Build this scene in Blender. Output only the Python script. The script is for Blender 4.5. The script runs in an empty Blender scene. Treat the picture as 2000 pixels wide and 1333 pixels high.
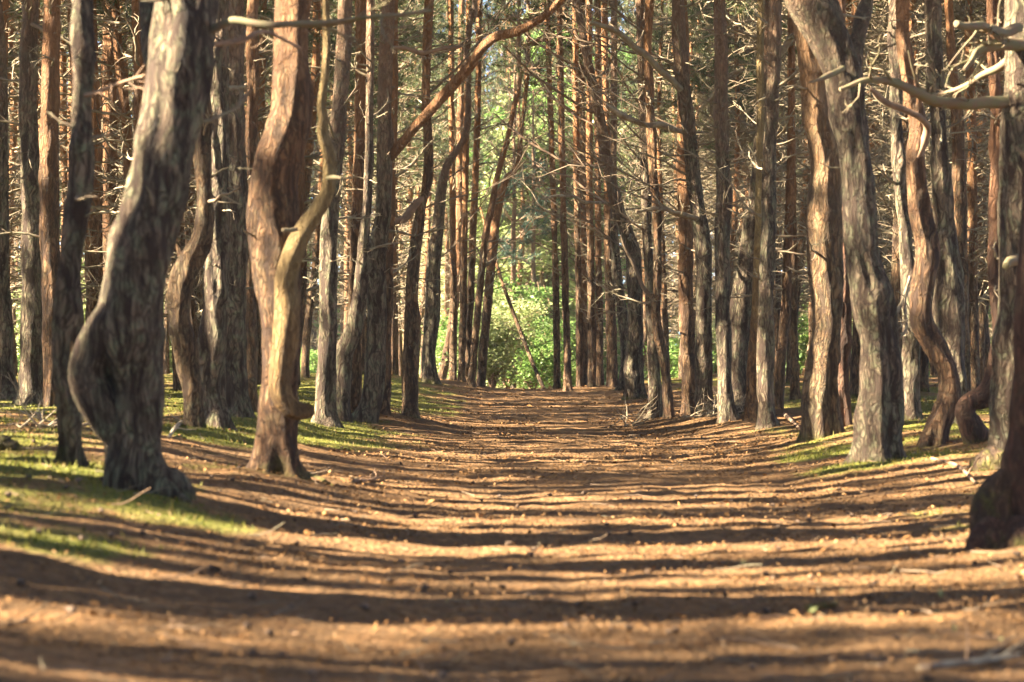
import bpy, math, random
import numpy as np
from mathutils import Vector

C = bpy.context.scene.collection
SC = bpy.context.scene
F, CX, HY, CH = 4722.0, 1000.0, 715.0, 0.9       # focal length in photo pixels, centre column, horizon row, eye height
PI = math.pi

# ------------------------------------------------------------------ helpers
def prop(o, label=None, cat=None, group=None, kind=None):
    for k, v in (('label', label), ('category', cat), ('group', group), ('kind', kind)):
        if v: o[k] = v
    return o

def empty(name, loc, rz=0, s=1.0):
    o = bpy.data.objects.new(name, None); C.objects.link(o)
    o.location = loc; o.rotation_euler = (0, 0, rz); o.scale = (s, s, s)
    o.empty_display_size = .2
    return o

def link(name, me, parent=None):
    o = bpy.data.objects.new(name, me); C.objects.link(o)
    if parent: o.parent = parent
    return o

class MB:
    """collects vertices and faces (tris or quads) with a material index each"""
    def __init__(self):
        self.v, self.f3, self.f4, self.m3, self.m4, self.n = [], [], [], [], [], 0
    def add(self, v, f, mi=0):
        v = np.asarray(v, float).reshape(-1, 3); f = np.asarray(f, int)
        if len(f) == 0: return
        (self.f3 if f.shape[1] == 3 else self.f4).append(f + self.n)
        (self.m3 if f.shape[1] == 3 else self.m4).append(np.full(len(f), mi))
        self.v.append(v); self.n += len(v)
    def arrays(self):
        v = np.concatenate(self.v) if self.v else np.zeros((0, 3))
        return v
    def mesh(self, name, mats, smooth=True, origin=(0, 0, 0)):
        v = self.arrays() - np.asarray(origin, float)
        f3 = np.concatenate(self.f3) if self.f3 else np.zeros((0, 3), int)
        f4 = np.concatenate(self.f4) if self.f4 else np.zeros((0, 4), int)
        mi = np.concatenate(self.m3 + self.m4) if (self.m3 or self.m4) else np.zeros(0)
        me = bpy.data.meshes.new(name)
        me.vertices.add(len(v)); me.vertices.foreach_set('co', v.ravel().astype(np.float32))
        loops = np.concatenate([f3.ravel(), f4.ravel()]).astype(np.int32)
        me.loops.add(len(loops)); me.loops.foreach_set('vertex_index', loops)
        st = np.concatenate([np.arange(len(f3)) * 3, len(f3) * 3 + np.arange(len(f4)) * 4]).astype(np.int32)
        me.polygons.add(len(st)); me.polygons.foreach_set('loop_start', st)
        me.polygons.foreach_set('material_index', mi.astype(np.int32))
        if smooth: me.polygons.foreach_set('use_smooth', np.ones(len(st), bool))
        for m in mats: me.materials.append(m)
        me.update(calc_edges=True); me.validate()
        return me
    def merge(self, other, mat4=None):
        v = other.arrays()
        if mat4 is not None:
            v = v @ mat4[:3, :3].T + mat4[:3, 3]
        n0 = self.n
        self.v.append(v); self.n += len(v)
        for f, m in zip(other.f3, other.m3): self.f3.append(f + n0); self.m3.append(m)
        for f, m in zip(other.f4, other.m4): self.f4.append(f + n0); self.m4.append(m)

def xf(loc, rz=0, s=1.0):
    c, n = math.cos(rz) * s, math.sin(rz) * s
    return np.array([[c, -n, 0, loc[0]], [n, c, 0, loc[1]], [0, 0, s, loc[2]], [0, 0, 0, 1.0]])

def hash3(i, j, k, seed):
    n = (i * 374761393 + j * 668265263 + k * 2147483647 + seed * 1274126177) & 0xFFFFFFFF
    n = ((n ^ (n >> 13)) * 1274126177) & 0xFFFFFFFF
    n = (n ^ (n >> 16)) & 0xFFFFFFFF
    return n / 4294967295.0 * 2 - 1

def vnoise(x, y, z, seed=0):
    x, y, z = np.broadcast_arrays(np.asarray(x, float), np.asarray(y, float), np.asarray(z, float))
    i, j, k = (np.floor(a).astype(np.int64) for a in (x, y, z))
    fx, fy, fz = x - i, y - j, z - k
    fx, fy, fz = (t * t * (3 - 2 * t) for t in (fx, fy, fz))
    r = 0
    for a in (0, 1):
        for b in (0, 1):
            for c in (0, 1):
                w = (fx if a else 1 - fx) * (fy if b else 1 - fy) * (fz if c else 1 - fz)
                r = r + w * hash3(i + a, j + b, k + c, seed)
    return r

def sstep(t): t = np.clip(t, 0, 1); return t * t * (3 - 2 * t)

# ------------------------------------------------------------------ terrain
BUMPS = []     # (x, y, height, radius)
def base_ground(x, y):
    x = np.asarray(x, float); y = np.asarray(y, float)
    u = x - 0.72
    side = np.where(u < 0, 0.36, 0.30)
    z = side * sstep((np.abs(u) - 0.9) / 3.4)
    z = z + 0.31 * sstep((y - 22) / 37.0)
    z = z - np.where(y > 59, np.minimum(0.0016 * (y - 59) ** 2, 0.02 * (y - 59)), 0)
    m = sstep((np.abs(u) - 1.2) / 1.6)
    z = z + (0.018 + 0.05 * m) * vnoise(x * .55, y * .4, 0, 3) + (.008 + .022 * m) * vnoise(x * 1.5, y * 1.2, 0, 4)
    return z
def ground(x, y):
    z = base_ground(x, y)
    for bx, by, h, r in BUMPS:
        z = z + h * np.exp(-((x - bx) ** 2 + ((y - by) * .8) ** 2) / (r * r))
    return z

def at(px, py, d):
    """the point seen at photo pixel px, py when it stands d metres away"""
    return np.array([(px - CX) / F * d, d, CH + (HY - py) / F * d])

def hit(px, py, lo=5.0, hi=75.0):
    """where the line of sight through a pixel meets the ground"""
    ds = np.arange(lo, hi, .05)
    zz = CH + (HY - py) / F * ds
    gz = base_ground((px - CX) / F * ds, ds)
    k = np.nonzero(zz <= gz)[0]
    return ds[k[0]] if len(k) else hi

# ------------------------------------------------------------------ node materials
def newmat(name):
    m = bpy.data.materials.new(name); m.use_nodes = True
    nt = m.node_tree; nt.nodes.clear()
    out = nt.nodes.new('ShaderNodeOutputMaterial')
    return m, nt, out
def nd(nt, t, **kw):
    n = nt.nodes.new(t)
    for k, v in kw.items():
        if k.startswith('i_'):
            key = k[2:]; key = int(key) if key.isdigit() else key.replace('_', ' ')
            n.inputs[key].default_value = v
        else: setattr(n, k, v)
    return n
def ramp(nt, src, stops, interp='LINEAR'):
    r = nt.nodes.new('ShaderNodeValToRGB'); r.color_ramp.interpolation = interp
    e = r.color_ramp.elements
    while len(e) < len(stops): e.new(.5)
    for el, (p, c) in zip(e, stops):
        el.position = p; el.color = (c, c, c, 1) if isinstance(c, (int, float)) else (*c, 1)
    nt.links.new(src, r.inputs[0]); return r.outputs[0]
def mixc(nt, fac, a, b, mode='MIX'):
    n = nt.nodes.new('ShaderNodeMix'); n.data_type = 'RGBA'; n.blend_type = mode
    for s, v in ((n.inputs[0], fac), (n.inputs[6], a), (n.inputs[7], b)):
        if hasattr(v, 'links') or isinstance(v, bpy.types.NodeSocket): nt.links.new(v, s)
        elif isinstance(v, (int, float)): s.default_value = v
        else: s.default_value = (*v, 1)
    return n.outputs[2]
def math_(nt, op, a, b=None, clamp=False):
    n = nt.nodes.new('ShaderNodeMath'); n.operation = op; n.use_clamp = clamp
    for s, v in ((n.inputs[0], a), (n.inputs[1], b)):
        if v is None: continue
        if isinstance(v, bpy.types.NodeSocket): nt.links.new(v, s)
        else: s.default_value = v
    return n.outputs[0]

def bark_mat(name, low, plate, high, h0, h1, lichen=.5, fiss=.6, lc=(.25, .275, .145), k=1.0):
    m, nt, out = newmat(name); L = nt.links.new
    tc = nd(nt, 'ShaderNodeTexCoord'); oi = nd(nt, 'ShaderNodeObjectInfo')
    geo = nd(nt, 'ShaderNodeSeparateXYZ'); L(tc.outputs['Object'], geo.inputs[0])
    off = nd(nt, 'ShaderNodeVectorMath', operation='ADD'); L(tc.outputs['Object'], off.inputs[0])
    sc_ = nd(nt, 'ShaderNodeVectorMath', operation='SCALE'); sc_.inputs[0].default_value = (7, 13, 29); L(oi.outputs['Random'], sc_.inputs['Scale'])
    L(sc_.outputs[0], off.inputs[1])
    warp = nd(nt, 'ShaderNodeTexNoise', i_Scale=4.0, i_Detail=2.0); L(off.outputs[0], warp.inputs['Vector'])
    wv = nd(nt, 'ShaderNodeVectorMath', operation='MULTIPLY_ADD'); L(warp.outputs['Color'], wv.inputs[0])
    wv.inputs[1].default_value = (.13, .13, .3); L(off.outputs[0], wv.inputs[2])
    st = nd(nt, 'ShaderNodeVectorMath', operation='MULTIPLY'); L(wv.outputs[0], st.inputs[0]); st.inputs[1].default_value = (1, 1, .28)
    fb = nd(nt, 'ShaderNodeVectorMath', operation='MULTIPLY'); L(wv.outputs[0], fb.inputs[0]); fb.inputs[1].default_value = (1, 1, .15)
    vo = nd(nt, 'ShaderNodeTexVoronoi', feature='DISTANCE_TO_EDGE', i_Scale=21.0 * k); L(st.outputs[0], vo.inputs['Vector'])
    vc = nd(nt, 'ShaderNodeTexVoronoi', feature='F1', i_Scale=21.0 * k); L(st.outputs[0], vc.inputs['Vector'])
    nf = nd(nt, 'ShaderNodeTexNoise', i_Scale=15.0 * k, i_Detail=6.0, i_Roughness=.66); L(fb.outputs[0], nf.inputs['Vector'])
    n1 = nd(nt, 'ShaderNodeTexNoise', i_Scale=46.0 * k, i_Detail=5.0, i_Roughness=.7); L(st.outputs[0], n1.inputs['Vector'])
    n2 = nd(nt, 'ShaderNodeTexNoise', i_Scale=2.6, i_Detail=4.0, i_Roughness=.6); L(off.outputs[0], n2.inputs['Vector'])
    n3 = nd(nt, 'ShaderNodeTexNoise', i_Scale=11.0, i_Detail=6.0, i_Roughness=.75); L(off.outputs[0], n3.inputs['Vector'])
    edge = math_(nt, 'ADD', vo.outputs['Distance'], math_(nt, 'MULTIPLY', math_(nt, 'SUBTRACT', n1.outputs[0], .42), .34))
    crack = ramp(nt, edge, [(0, 0.), (.08, .4), (.2, 1.)])
    fibre = ramp(nt, nf.outputs[0], [(.42, 0.), (.5, .7), (.6, 1.)])
    crack = math_(nt, 'MULTIPLY', math_(nt, 'ADD', math_(nt, 'MULTIPLY', crack, .75), .25), fibre)
    sep = nd(nt, 'ShaderNodeSeparateColor'); L(vc.outputs['Color'], sep.inputs[0])
    c = mixc(nt, sep.outputs[0], low, plate)
    c = mixc(nt, ramp(nt, n2.outputs[0], [(.38, 0.), (.62, 1.)]), c, mixc(nt, sep.outputs[1], plate, [a * .75 for a in plate]))
    # bark turns thin and orange with height
    hz = math_(nt, 'ADD', geo.outputs[2], math_(nt, 'MULTIPLY', n2.outputs[0], 2.2))
    hz = math_(nt, 'ADD', hz, math_(nt, 'MULTIPLY', oi.outputs['Random'], -1.6))
    hf = math_(nt, 'DIVIDE', math_(nt, 'SUBTRACT', hz, h0), h1 - h0, True)
    hi_c = mixc(nt, n3.outputs[0], [a * .6 for a in high], [min(1, a * 1.35) for a in high])
    c = mixc(nt, hf, c, hi_c)
    c = mixc(nt, math_(nt, 'MULTIPLY', ramp(nt, n3.outputs[0], [(.48, 0.), (.64, 1.)]), math_(nt, 'SUBTRACT', lichen, math_(nt, 'MULTIPLY', hf, lichen * .75))), c, lc)
    c = mixc(nt, ramp(nt, n1.outputs[0], [(.3, .55), (.62, 0.)]), c, [a * .35 for a in low])
    cr = mixc(nt, math_(nt, 'MULTIPLY', math_(nt, 'SUBTRACT', 1.0, crack), math_(nt, 'SUBTRACT', fiss, math_(nt, 'MULTIPLY', hf, fiss * .6))), c, (.035, .022, .015))
    ft = math_(nt, 'SUBTRACT', math_(nt, 'ADD', math_(nt, 'MULTIPLY', n2.outputs[0], .8), math_(nt, 'MULTIPLY', n3.outputs[0], .35)), math_(nt, 'MULTIPLY', geo.outputs[2], 1.5))
    cr = mixc(nt, math_(nt, 'MULTIPLY', ramp(nt, ft, [(.45, 0.), (.62, .85)]), math_(nt, 'ADD', math_(nt, 'MULTIPLY', crack, .6), .4)), cr, mixc(nt, n1.outputs[0], (.04, .055, .008), (.15, .17, .02)))
    hgt = math_(nt, 'ADD', math_(nt, 'MULTIPLY', crack, .8), math_(nt, 'MULTIPLY', n1.outputs[0], .5))
    bp = nd(nt, 'ShaderNodeBump', i_Strength=1.0, i_Distance=.035); L(hgt, bp.inputs['Height'])
    b = nd(nt, 'ShaderNodeBsdfPrincipled', i_Roughness=.85); b.inputs['Specular IOR Level'].default_value = .25
    L(cr, b.inputs['Base Color']); L(bp.outputs[0], b.inputs['Normal']); L(b.outputs[0], out.inputs[0])
    return m

def twig_mat(name, a, b_):
    m, nt, out = newmat(name); L = nt.links.new
    g = nd(nt, 'ShaderNodeNewGeometry'); tc = nd(nt, 'ShaderNodeTexCoord')
    n = nd(nt, 'ShaderNodeTexNoise', i_Scale=14.0, i_Detail=4.0); L(tc.outputs['Object'], n.inputs['Vector'])
    c = mixc(nt, g.outputs['Random Per Island'], a, b_)
    c = mixc(nt, ramp(nt, n.outputs[0], [(.42, 0.), (.6, .8)]), c, (.16, .11, .07))
    b = nd(nt, 'ShaderNodeBsdfPrincipled', i_Roughness=.8); b.inputs['Specular IOR Level'].default_value = .3
    bp = nd(nt, 'ShaderNodeBump', i_Strength=.5, i_Distance=.01); L(n.outputs[0], bp.inputs['Height']); L(bp.outputs[0], b.inputs['Normal'])
    L(c, b.inputs['Base Color']); L(b.outputs[0], out.inputs[0])
    return m

def leaf_mat(name, cols, trans=.35, rough=.5):
    m, nt, out = newmat(name); L = nt.links.new
    g = nd(nt, 'ShaderNodeNewGeometry'); oi = nd(nt, 'ShaderNodeObjectInfo')
    c = ramp(nt, g.outputs['Random Per Island'], [(i / (len(cols) - 1), c) for i, c in enumerate(cols)])
    h = nd(nt, 'ShaderNodeHueSaturation'); L(c, h.inputs['Color'])
    L(math_(nt, 'ADD', math_(nt, 'MULTIPLY', oi.outputs['Random'], .5), .75), h.inputs['Value'])
    b = nd(nt, 'ShaderNodeBsdfPrincipled', i_Roughness=rough); b.inputs['Specular IOR Level'].default_value = .4
    t = nd(nt, 'ShaderNodeBsdfTranslucent')
    L(h.outputs[0], b.inputs['Base Color']); L(h.outputs[0], t.inputs[0])
    mx = nd(nt, 'ShaderNodeMixShader', i_0=trans); L(b.outputs[0], mx.inputs[1]); L(t.outputs[0], mx.inputs[2])
    L(mx.outputs[0], out.inputs[0]); return m

def litter_mat():
    m, nt, out = newmat('litter_bits'); L = nt.links.new
    g = nd(nt, 'ShaderNodeNewGeometry')
    c = ramp(nt, g.outputs['Random Per Island'], [(0, (.04, .024, .014)), (.2, (.12, .06, .02)), (.5, (.24, .13, .05)), (.85, (.29, .165, .068)), (1, (.33, .21, .1))])
    b = nd(nt, 'ShaderNodeBsdfPrincipled', i_Roughness=.95); b.inputs['Specular IOR Level'].default_value = .05; L(c, b.inputs['Base Color']); L(b.outputs[0], out.inputs[0])
    return m

def ground_mat():
    m, nt, out = newmat('forest_floor'); L = nt.links.new
    tc = nd(nt, 'ShaderNodeTexCoord'); P = tc.outputs['Object']
    at_ = nd(nt, 'ShaderNodeAttribute', attribute_name='moss')
    n1 = nd(nt, 'ShaderNodeTexNoise', i_Scale=22.0, i_Detail=6.0, i_Roughness=.7); L(P, n1.inputs['Vector'])
    n2 = nd(nt, 'ShaderNodeTexNoise', i_Scale=2.2, i_Detail=5.0, i_Roughness=.6); L(P, n2.inputs['Vector'])
    n3 = nd(nt, 'ShaderNodeTexNoise', i_Scale=7.0, i_Detail=5.0, i_Roughness=.65); L(P, n3.inputs['Vector'])
    vo = nd(nt, 'ShaderNodeTexVoronoi', feature='F1', i_Scale=30.0, i_Randomness=1.0); L(P, vo.inputs['Vector'])
    sep = nd(nt, 'ShaderNodeSeparateColor'); L(vo.outputs['Color'], sep.inputs[0])
    c = ramp(nt, n1.outputs[0], [(.28, (.045, .024, .012)), (.42, (.14, .076, .026)), (.55, (.28, .155, .06)), (.72, (.37, .235, .105))])
    c = mixc(nt, .55, c, ramp(nt, sep.outputs[0], [(0, (.05, .027, .015)), (.4, (.2, .1, .036)), (.75, (.32, .18, .07)), (1, (.42, .27, .13))]))
    c = mixc(nt, ramp(nt, n2.outputs[0], [(.38, 0.), (.62, .75)]), c, (.12, .07, .028))
    c = mixc(nt, ramp(nt, n3.outputs[0], [(.42, 0.), (.6, .65)]), c, mixc(nt, n1.outputs[0], (.03, .018, .009), (.145, .09, .038)))
    mo = ramp(nt, n1.outputs[0], [(.3, (.04, .05, .006)), (.5, (.10, .115, .014)), (.7, (.20, .195, .025))])
    mo = mixc(nt, ramp(nt, n3.outputs[0], [(.45, 0.), (.65, .7)]), mo, (.19, .16, .04))
    k = math_(nt, 'ADD', at_.outputs['Fac'], math_(nt, 'MULTIPLY', math_(nt, 'SUBTRACT', n3.outputs[0], .5), 1.3))
    k = ramp(nt, k, [(.3, 0.), (.62, 1.)])
    c = mixc(nt, k, c, mo)
    bp = nd(nt, 'ShaderNodeBump', i_Strength=1.0, i_Distance=.045)
    L(math_(nt, 'ADD', math_(nt, 'MULTIPLY', n1.outputs[0], .8), math_(nt, 'MULTIPLY', vo.outputs['Distance'], .6)), bp.inputs['Height'])
    b = nd(nt, 'ShaderNodeBsdfPrincipled', i_Roughness=.85); b.inputs['Specular IOR Level'].default_value = .2
    L(c, b.inputs['Base Color']); L(bp.outputs[0], b.inputs['Normal']); L(b.outputs[0], out.inputs[0])
    return m

BARKS = dict(
    grey=('bark_grey_lichen', (.19, .185, .115), (.25, .18, .115), (.30, .175, .10), 3.2, 5.5, .8, .95),
    red=('bark_red_brown', (.2, .125, .06), (.27, .15, .075), (.34, .17, .072), 2.0, 4.0, .3, .92),
    gold=('bark_honey', (.26, .145, .055), (.41, .22, .078), (.34, .25, .105), .8, 2.6, .35, .85),
    far=('bark_orange_top', (.195, .14, .08), (.29, .165, .08), (.43, .2, .075), 2.4, 5.4, .5, .9),
    wood=('stripped_wood', (.36, .2, .08), (.40, .23, .09), (.38, .22, .09), .5, 3.0, .1, .25),
    amber=('bark_amber_olive', (.2, .165, .09), (.27, .165, .08), (.32, .18, .08), 2.5, 4.6, .45, .9),
    darkred=('bark_dark_red', (.12, .07, .042), (.19, .095, .055), (.26, .13, .06), 1.6, 3.2, .2, .85),
    mossy=('mossy_bark', (.15, .10, .055), (.20, .125, .068), (.2, .12, .06), 3, 5, .7, .85, (.11, .14, .02)),)
M = dict(
    dark=twig_mat('dark_bare_branch', (.13, .10, .06), (.22, .17, .105)),
    cone=twig_mat('pine_cone_scales', (.03, .02, .012), (.07, .045, .026)),
    olive=twig_mat('olive_mossy_limb', (.10, .095, .045), (.17, .155, .08)),
    twig=twig_mat('dead_twig_lichen', (.12, .105, .062), (.29, .255, .155)),
    limb=twig_mat('brown_twig', (.17, .105, .06), (.30, .2, .12)),
    pale=twig_mat('bleached_twig', (.26, .22, .14), (.38, .33, .22)),
    needle=leaf_mat('pine_needles', [(.04, .065, .022), (.07, .10, .036), (.115, .14, .05), (.17, .185, .08)], .3),
    fresh=leaf_mat('fresh_needles', [(.07, .10, .045), (.12, .16, .07), (.18, .22, .10), (.24, .25, .13)], .45),
    cool=leaf_mat('blue_green_needles', [(.03, .07, .05), (.06, .11, .075), (.10, .15, .09)], .35),
    leaf=leaf_mat('bright_leaves', [(.22, .30, .10), (.31, .39, .15), (.41, .46, .21), (.47, .46, .22)], .5),
    leaf2=leaf_mat('mid_leaves', [(.11, .22, .05), (.17, .30, .07), (.26, .36, .11)], .5),
    moss=leaf_mat('moss_blades', [(.06, .07, .008), (.11, .125, .013), (.18, .18, .022), (.22, .15, .05)], .35, .7),
    litter=litter_mat(), ground=ground_mat())
for k_, a_ in BARKS.items():
    M[k_] = bark_mat(*a_)
    M[k_ + '_near'] = bark_mat(a_[0] + '_near', *a_[1:], k=1.4)

# ------------------------------------------------------------------ tubes
def resample(P, R, ds):
    """Catmull-Rom through points P with radii R, about ds apart"""
    P = np.asarray(P, float); R = np.asarray(R, float)
    Q = np.vstack([2 * P[0] - P[1], P, 2 * P[-1] - P[-2]]); S = np.concatenate([[R[0]], R, [R[-1]]])
    oP, oR = [], []
    for i in range(1, len(Q) - 2):
        n = max(2, int(np.linalg.norm(Q[i + 1] - Q[i]) / ds))
        t = np.linspace(0, 1, n, endpoint=False)[:, None]
        a, b, c, d = Q[i - 1], Q[i], Q[i + 1], Q[i + 2]
        oP.append(.5 * (2 * b + (c - a) * t + (2 * a - 5 * b + 4 * c - d) * t ** 2 + (3 * b - a - 3 * c + d) * t ** 3))
        tt = sstep(t[:, 0]); oR.append(S[i] * (1 - tt) + S[i + 1] * tt)
    oP.append(P[-1:]); oR.append(R[-1:])
    return np.concatenate(oP), np.concatenate(oR)

def frames(P):
    T = np.gradient(P, axis=0); T /= np.linalg.norm(T, axis=1)[:, None] + 1e-9
    n = np.cross(T[0], (0.13, 1, 0.07)); n /= np.linalg.norm(n)
    N = np.empty_like(P); N[0] = n
    for i in range(1, len(P)):
        n = n - T[i] * np.dot(n, T[i]); n /= np.linalg.norm(n) + 1e-9; N[i] = n
    return T, N, np.cross(T, N)

def sweep(mb, P, R, sides, amp=0.0, lump=0.0, flare=0.0, seed=0, mi=0, gz=None):
    T, N, B = frames(P)
    n = len(P); s = np.concatenate([[0], np.cumsum(np.linalg.norm(np.diff(P, axis=0), axis=1))])
    th = np.linspace(0, 2 * PI, sides, endpoint=False)
    ct, st = np.cos(th)[None], np.sin(th)[None]
    Rr = np.repeat(R[:, None], sides, 1)
    if flare:
        h = np.clip(s[:, None] - (.25), 0, None)
        lob = .55 + .45 * np.cos(th * 4 + seed) + .3 * np.cos(th * 7 + seed * 2)
        Rr = Rr * (1 + flare * np.exp(-h / .13) * np.clip(lob, 0, 1.5))
    if lump:
        Rr = Rr * (1 + lump * vnoise(ct * 1.3 + seed, st * 1.3, s[:, None] * 2.6, seed) + .5 * lump * vnoise(ct * 2.4, st * 2.4 + seed, s[:, None] * 6, seed + 5))
    if amp:
        tw = s[:, None] * .35 + .25 * vnoise(0, seed, s[:, None] * 1.2, seed + 2)
        k = np.median(R) * 13
        a = vnoise(np.cos(th + tw) * k + seed, np.sin(th + tw) * k, s[:, None] * 2.2, seed + 1)
        b = vnoise(np.cos(th + tw * 1.2) * k * 2.1, np.sin(th + tw * 1.2) * k * 2.1 + seed, s[:, None] * 5, seed + 3)
        Rr = Rr + amp * (1 - 2.2 * np.abs(a)) + amp * .5 * b
    V = P[:, None] + (N[:, None] * ct[..., None] + B[:, None] * st[..., None]) * Rr[..., None]
    i = np.arange(n - 1)[:, None] * sides; j = np.arange(sides)[None]; j2 = (j + 1) % sides
    Fq = np.stack([i + j, i + j2, i + sides + j2, i + sides + j], -1).reshape(-1, 4)
    n0 = mb.n
    mb.add(V.reshape(-1, 3), Fq, mi)
    # round the two ends
    for ring, ctr in (((n - 1) * sides, P[-1] + T[-1] * R[-1] * .35), (0, P[0] - T[0] * R[0] * .35)):
        vv = np.vstack([V.reshape(-1, 3)[ring:ring + sides], ctr[None]])
        a = np.arange(sides); b = (a + 1) % sides
        f = np.stack([a, b, np.full(sides, sides)], 1) if ring else np.stack([b, a, np.full(sides, sides)], 1)
        mb.add(vv, f, mi)

def thin(mb, P, r0, r1, sides=4, mi=0):
    P = np.asarray(P, float); n = len(P)
    T, N, B = frames(P); th = np.linspace(0, 2 * PI, sides, endpoint=False)
    R = np.linspace(r0, r1, n)
    V = P[:, None] + (N[:, None] * np.cos(th)[None, :, None] + B[:, None] * np.sin(th)[None, :, None]) * R[:, None, None]
    i = np.arange(n - 1)[:, None] * sides; j = np.arange(sides)[None]; j2 = (j + 1) % sides
    mb.add(V.reshape(-1, 3), np.stack([i + j, i + j2, i + sides + j2, i + sides + j], -1).reshape(-1, 4), mi)

def crooked(rng, p, d, length, n=6, wig=.35, lift=.0):
    """a crooked twig: points walking from p along d"""
    pts = [np.array(p, float)]; d = np.array(d, float); d /= np.linalg.norm(d)
    for i in range(n):
        pts.append(pts[-1] + d * length / n)
        d = d + rng.normal(0, wig, 3) + np.array([0, 0, lift]); d /= np.linalg.norm(d)
    return np.array(pts)

def dead_branch(rng, mb, p, d, length, r, mi=0, subs=3, sides=4, wig=.22, lift=.05):
    n = max(4, int(length / .16))
    P = crooked(rng, p, d, length, min(n, 10), wig, lift)
    thin(mb, P, r, r * .3, sides + 1, mi)
    for _ in range(subs):
        k = rng.integers(1, len(P) - 1)
        dd = P[k + 1] - P[k] if k + 1 < len(P) else P[k] - P[k - 1]
        dd = dd / np.linalg.norm(dd) + rng.normal(0, .65, 3)
        l2 = length * rng.uniform(.2, .5)
        Q = crooked(rng, P[k], dd, l2, 4, .35, .04)
        thin(mb, Q, r * .5, r * .2, sides, mi)
        if rng.random() < .6:
            Q2 = crooked(rng, Q[2], dd + rng.normal(0, .8, 3), l2 * .5, 3, .4)
            thin(mb, Q2, r * .34, r * .16, 3, mi)

def twigs_on(rng, mb, P, R, z0, z1, count, lmin, lmax, mi=0, subs=3, bias=None, rmul=1.0):
    idx = np.nonzero((P[:, 2] > z0) & (P[:, 2] < z1))[0]
    if len(idx) == 0: return
    for _ in range(count):
        k = rng.choice(idx); a = rng.uniform(0, 2 * PI)
        d = np.array([math.cos(a), math.sin(a), rng.uniform(-.25, .55)])
        if bias is not None: d += bias
        L_ = rng.uniform(lmin, lmax) * (1 if rng.random() < .6 else .45)
        r = (.008 + .014 * rng.random()) * min(1.5, .6 + L_ * .5) * rmul
        dead_branch(rng, mb, P[k] + d / np.linalg.norm(d) * R[k] * .7, d, L_, r, mi, subs if L_ > .4 else 1)

def tufts(rng, Cn, D, n, l, w, spread=.75):
    """needle tufts: n narrow triangles at every centre, fanned about D"""
    m = len(Cn)
    d = np.repeat(D, n, 0) + rng.normal(0, spread, (m * n, 3)); d /= np.linalg.norm(d, axis=1)[:, None]
    c = np.repeat(Cn, n, 0) + rng.normal(0, l * .22, (m * n, 3))
    sd = np.cross(d, rng.normal(0, 1, (m * n, 3))); sd /= np.linalg.norm(sd, axis=1)[:, None] + 1e-9
    ll = l * rng.uniform(.6, 1.15, (m * n, 1))
    V = np.stack([c - sd * w / 2, c + sd * w / 2, c + d * ll], 1).reshape(-1, 3)
    return V, np.arange(m * n * 3).reshape(-1, 3)

def crown(rng, mb, P, R, z0, z1, nb, rad, tuft_n=9, per=15, l=.15, w=.016, mn=0, mw=1, bias=None):
    idx = np.nonzero((P[:, 2] >= z0) & (P[:, 2] <= z1))[0]
    cs, dsn = [], []
    for b in range(nb):
        k = idx[int(len(idx) * (b + rng.random()) / nb) % len(idx)]
        t = (P[k, 2] - z0) / (z1 - z0 + 1e-6)
        a = rng.uniform(0, 2 * PI)
        L_ = rad * (1.05 - .75 * t ** 1.6) * rng.uniform(.45, 1.15) * (.7 + .5 * min(1, t * 4))
        d = np.array([math.cos(a), math.sin(a), -.05 + .8 * t + rng.uniform(-.2, .3)])
        if bias is not None: d += bias
        B_ = crooked(rng, P[k], d, L_, 6, .2, .06)
        thin(mb, B_, .028 * (1 - .5 * t), .007, 4, mw)
        for s in range(5):
            j = rng.integers(2, 7); dd = B_[j] - B_[j - 1]; dd = dd / np.linalg.norm(dd) + rng.normal(0, .6, 3)
            S = crooked(rng, B_[j], dd, L_ * rng.uniform(.18, .4), 4, .25, .08)
            thin(mb, S, .009, .004, 3, mw)
            for q in range(max(1, int(per / 5))):
                f = rng.uniform(.3, 1.0) * 4; i0 = min(3, int(f))
                p = S[i0] + (S[i0 + 1] - S[i0]) * (f - i0)
                cs.append(p); dsn.append(dd / np.linalg.norm(dd) * .7 + np.array([0, 0, .3]))
    V, Fc = tufts(rng, np.array(cs), np.array(dsn), tuft_n, l, w)
    mb.add(V, Fc, mn)

# ------------------------------------------------------------------ crown archetypes for the path-side trees (above the frame, they shade the forest)
def column(rng, h, lean=0.0, seg=.6):
    z = np.arange(0, h + seg, seg)
    x = np.cumsum(rng.normal(0, .03, len(z))) + lean * z
    y = np.cumsum(rng.normal(0, .03, len(z)))
    return np.stack([x, y, z], 1)

TOPS = []
for k in range(6):
    rng = np.random.default_rng(900 + k); mb = MB()
    P = column(rng, 4.6, .02); R = np.linspace(.07, .015, len(P))
    thin(mb, P, .07, .012, 6, 1)
    crown(rng, mb, P, R, .6, 4.6, 15 if k < 3 else 46, 1.7 if k < 3 else 2.3, 7 if k < 3 else 9, 10 if k < 3 else 20, .17, .018 if k < 3 else .024)
    TOPS.append(mb.mesh('pine_crown', [M['needle'], M['limb']]))

# ------------------------------------------------------------------ traced path-side trees
def parse(s):
    return [tuple(float(a) for a in p.split(',')) for p in s.split()]

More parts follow.
